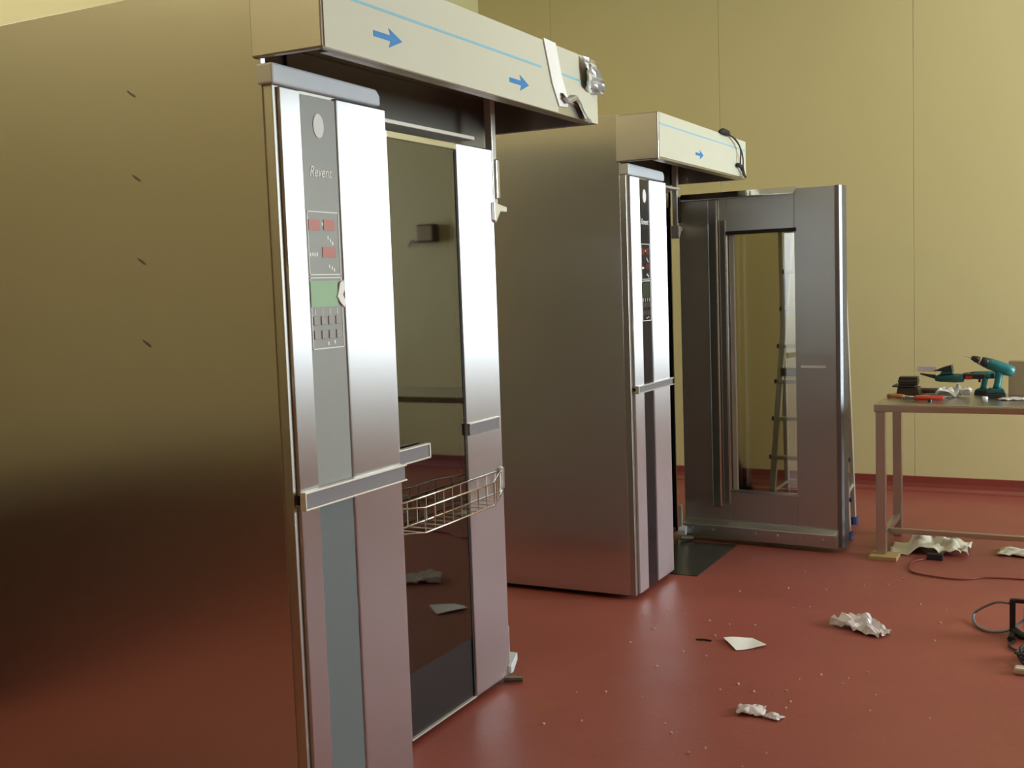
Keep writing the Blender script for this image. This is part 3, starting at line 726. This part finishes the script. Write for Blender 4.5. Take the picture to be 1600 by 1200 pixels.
def coil():
    pts = []
    for k in range(60):
        a = k * 0.42; rr = 0.075 + 0.012 * math.sin(k * 0.7)
        pts.append((-0.205 + rr * math.cos(a), 4.90 + 1.1 * rr * math.sin(a), 0.008 + 0.0009 * k + 0.006 * math.sin(k)))
    o = MB().tube(smoothpath(pts, 3), 0.006, 6).build('cable_coil', 'cable_black', smooth=True)
    tag(o, 'dark coiled cable on the floor nearest the camera at the right edge', 'cable')
    p = [(-0.31, 5.16, 0.007), (-0.325, 5.08, 0.007), (-0.30, 5.03, 0.007), (-0.25, 5.015, 0.007), (-0.19, 5.03, 0.007)]
    tag(MB().tube(smoothpath(p, 6), 0.005, 6).build('short_lead', 'cable_black', smooth=True), 'thin black lead curving from the lamp stand foot towards the coiled cable', 'cable')
coil()
tag(B(-0.285, -0.20, 4.73, 4.775, 0.0, 0.03).build('metal_plug', 'alu', bevel=0.008), 'grey metal plug on the floor in front of the dark cable coil', 'plug')

# ------------------------------------------------------------------ tools on the table
def drill(name, loc, rz, tilt, label, parts_scale=1.0):
    """stands on its battery; local -x is the nose"""
    t = tag(empty(name, loc, rz), label, 'drill')
    ct, st = math.cos(tilt), math.sin(tilt)
    hz = 0.165; pivot = Vector((0.01, 0, hz + 0.012))
    def ax(d, o=0.0):                        # point on the motor axis, d metres towards the nose
        return pivot + Vector((-ct * d, 0, st * d)) + Vector((st * o, 0, ct * o))
    MB().tube([ax(-0.090), ax(-0.085), ax(-0.05), ax(0.0), ax(0.055), ax(0.06)], 0.034, 16, radii=[0.018, 0.029, 0.034, 0.034, 0.032, 0.026]).build('motor_housing', 'teal', t, smooth=True)
    MB().tube([ax(0.056), ax(0.075), ax(0.098)], 0.027, 14, radii=[0.030, 0.029, 0.023]).build('torque_collar', 'toolblack', t, smooth=True)
    MB().tube([ax(0.098), ax(0.104), ax(0.108)], 0.023, 14, radii=[0.024, 0.024, 0.021]).build('gear_ring', 'carton', t, smooth=True)
    MB().tube([ax(0.106), ax(0.125), ax(0.150)], 0.02, 14, radii=[0.021, 0.019, 0.011]).build('chuck', 'toolblack', t, smooth=True)
    MB().tube([ax(0.148), ax(0.185)], 0.004, 6).build('drill_bit', 'steel', t)
    g = MB().tube([Vector((0.018, 0, 0.155)), Vector((0.016, 0, 0.125)), Vector((0.008, 0, 0.08)), Vector((0.004, 0, 0.045))], 0.02, 12, radii=[0.024, 0.021, 0.020, 0.025])
    g.build('grip', 'teal', t, smooth=True)
    B(-0.028, -0.012, -0.008, 0.008, 0.110, 0.140).build('trigger', 'toolblack', t, bevel=0.004)
    MB().prism([(-0.050, 0.028), (0.048, 0.028), (0.040, 0.052), (-0.030, 0.056), (-0.046, 0.046)], 'y', -0.035, 0.035).build('battery_shoe', 'teal_dark', t, bevel=0.006)
    B(-0.052, 0.050, -0.038, 0.038, 0.0, 0.028).build('battery', 'toolblack', t, bevel=0.006)
    return t
drill('cordless_drill', (-0.515, 6.90, TZ), R(8), R(21), 'teal cordless drill standing on its battery with nose tilted upward, rightmost on the table')
d2 = drill('cordless_drill', (-0.600, 7.06, TZ), R(-6), R(0), 'teal cordless drill standing with level nose, left of the tilted drill')
d2.scale = (0.80, 0.80, 0.66)
def upside():
    o = (-0.775, 6.93, TZ + 0.085)
    t = tag(empty('power_tool', o, R(-4)), 'small teal power tool upside down atop the white crumpled bag, battery upward', 'tool')
    MB().tube([(-0.07, 0, 0.020), (-0.05, 0, 0.022), (0.04, 0, 0.024), (0.085, 0, 0.024), (0.09, 0, 0.024)], 0.025, 12, radii=[0.014, 0.022, 0.027, 0.024, 0.012]).build('motor_housing', 'teal_dark', t, smooth=True)
    MB().tube([(-0.07, 0, 0.030), (-0.155, 0, 0.047)], 0.010, 8, radii=[0.013, 0.004]).build('nose', 'toolblack', t, smooth=True)
    MB().prism([(-0.045, 0.045), (0.03, 0.05), (0.03, 0.063), (-0.03, 0.063)], 'y', -0.018, 0.018).build('grip', 'teal', t, bevel=0.004)
    MB().prism([(-0.075, 0.066), (0.030, 0.060), (0.022, 0.102), (-0.030, 0.086)], 'y', -0.028, 0.028).build('battery', 'toolblack', t, bevel=0.004)
    B(-0.165, -0.060, -0.020, -0.016, 0.060, 0.092).build('clear_guard', 'clear', t, bevel=0.001)
    B(0.085, 0.20, -0.02, 0.02, 0.020, 0.050).build('rear_grip', 'toolblack', t, bevel=0.006)
    B(0.10, 0.135, -0.022, -0.018, 0.018, 0.038).build('switch', 'redplastic', t, bevel=0.001)
upside()
crumple('crumpled_bag', -0.745, 6.92, 0.19, 0.11, 0.20, 'paper', R(5), 12.4, 'white crumpled paper bag under the upside down power tool', 'paper', 14, 10, base=TZ)
def charger():
    o = (-1.0, 6.98, TZ)
    t = tag(empty('battery_charger', o), 'dark brown battery charger near the left end of the table', 'charger')
    MB().prism([(-1.065, 0.0), (-0.93, 0.0), (-0.94, 0.05), (-1.055, 0.055)], 'y', 6.93, 7.05, ).build('charger_body', 'brown', t, (o[0], o[1], 0), bevel=0.006)
    B(-1.085, -0.955, 6.92, 7.06, 0.052, 0.062).build('charger_lid', 'toolblack', t, (o[0], o[1], 0), bevel=0.003)
charger()
def pack():
    o = (-1.0, 6.98, TZ + 0.062)
    t = tag(empty('battery_pack', o), 'dark battery pack resting on top of the brown charger', 'battery')
    B(-0.052, 0.055, -0.04, 0.04, 0.0, 0.016).build('pack_base', 'toolblack', t, bevel=0.004)
    B(-0.055, 0.058, -0.042, 0.042, 0.016, 0.034).build('pack_case', 'brown', t, bevel=0.004)
    B(-0.050, 0.054, -0.038, 0.038, 0.034, 0.050).build('pack_shoe', 'toolblack', t, bevel=0.004)
pack()
def screwdriver(loc, rz, L1, L2, mt, label, tiltz=0.0):
    t = tag(empty('screwdriver', loc, rz), label, 'screwdriver')
    r = 0.013
    MB().tube([(0, 0, r), (0.006, 0, r), (0.03, 0, r), (L1 * 0.7, 0, r), (L1, 0, r)], r, 10, radii=[0.008, r, r * 0.85, r, 0.007]).build('handle', mt, t, smooth=True)
    MB().tube([(L1, 0, r), (L1 + L2, 0, r * 0.35)], 0.003, 6).build('shaft', 'steel', t)
screwdriver((-1.095, 6.80, TZ), R(4), 0.10, 0.10, 'orange', 'amber handled screwdriver lying at the left end of the table, before the charger')
screwdriver((-0.93, 6.74, TZ), R(38), 0.10, 0.13, 'orange', 'amber handled screwdriver lying just right of the charger, behind the red pliers')
def pliers():
    o = (-0.87, 6.66, TZ)
    t = tag(empty('pliers', o, R(12)), 'red handled pliers lying near the front edge of the table', 'pliers')
    for s in (-1, 1):
        MB().tube(smoothpath([(-0.05, 0.006 * s, 0.018), (0.0, 0.020 * s, 0.018), (0.06, 0.024 * s, 0.018), (0.10, 0.018 * s, 0.018)], 4), 0.013, 8).build('handle', 'redplastic', t, smooth=True)
        MB().prism([(-0.05, 0.002 * s), (-0.05, 0.014 * s), (-0.085, 0.012 * s), (-0.115, 0.004 * s), (-0.115, 0.001 * s)], 'z', 0.010, 0.022).build('jaw', 'darksteel', t, bevel=0.001)
pliers()
tag(MB().tube([(-0.97, 7.08, TZ + 0.018), (-0.95, 7.08, TZ + 0.018), (-0.74, 7.095, TZ + 0.018), (-0.735, 7.095, TZ + 0.018)], 0.016, 8, radii=[0.008, 0.017, 0.015, 0.008]).build('file_tool', 'brown', smooth=True), 'long dark round bar lying behind the charger along the table back', 'bar')
for k, (x, y, r, lb) in enumerate(((-0.835, 6.62, 0.012, 'dark bolt lying beside the jaws of the red pliers'), (-0.565, 6.80, 0.016, 'pale bottle cap at the foot of the tilted drill'), )):
    n = 6 if k == 0 else 14
    ob = MB().prism([(x + r * math.cos(6.283 * q / n), y + r * math.sin(6.283 * q / n)) for q in range(n)], 'z', TZ, TZ + 0.016)
    tag(ob.build('bolt' if k == 0 else 'bottle_cap', 'toolblack' if k == 0 else 'paper', bevel=0.002), lb, 'bolt' if k == 0 else 'cap')
crumple('screw_bag', -0.425, 6.80, 0.14, 0.10, 0.045, 'clear', R(12), 6.1, 'clear plastic bag of fixings right of the tilted drill base', 'bag', 10, 8, base=TZ)
tag(B(-0.458, -0.30, 7.02, 7.11, TZ, TZ + 0.20).build('carton', 'carton', bevel=0.003), 'tall brown carton at the back of the table, at the right edge', 'box')

# ------------------------------------------------------------------ box on the far wall, seen as a reflection in the nearest oven's glass
def wall_box():
    o = (1.02, YF - 0.016, 2.01)
    t = tag(empty('junction_box', o), 'dark brown wall box with a drooping cable, mirrored in the nearest oven door glass', 'wall box')
    B(0.93, 1.11, YF - 0.11, YF - 0.016, 2.01, 2.17).build('box_body', 'brown', t, o, bevel=0.012)
    B(0.945, 1.095, YF - 0.118, YF - 0.11, 2.025, 2.155).build('box_lid', 'carton', t, o, bevel=0.004)
    MB().tube(smoothpath([(1.10, YF - 0.06, 2.06), (1.15, YF - 0.05, 2.02), (1.20, YF - 0.04, 2.035), (1.24, YF - 0.035, 1.98)], 5), 0.007, 6).build('lead', 'cable_black', t, o, smooth=True)
wall_box()

# ------------------------------------------------------------------ dark box added out of view at the left, darkening the oven sides' reflection
def added_crate():
    o = (-4.25, 0.6, 0)
    t = tag(empty('added_crate', o), 'long low dark box added unseen along the left wall, mirrored in the nearest oven side', 'added_crate')
    MB().box(-4.58, -3.92, -1.5, 2.2, 0.09, 0.74).build('crate_body', 'darkwood', t, o, bevel=0.01)
    for y in (-1.4, 0.3, 2.0): MB().box(-4.56, -3.94, y, y + 0.1, 0.0, 0.09).build('skid', 'darkwood', t, o, bevel=0.004)
    for y in (-1.5, -0.3, 0.9, 2.1): MB().box(-3.922, -3.900, y, y + 0.1, 0.09, 0.74).build('batten', 'darkwood', t, o, bevel=0.003)
    MB().box(-4.60, -3.90, -1.52, 2.22, 0.74, 0.762).build('crate_lid', 'darkwood', t, o, bevel=0.004)
added_crate()
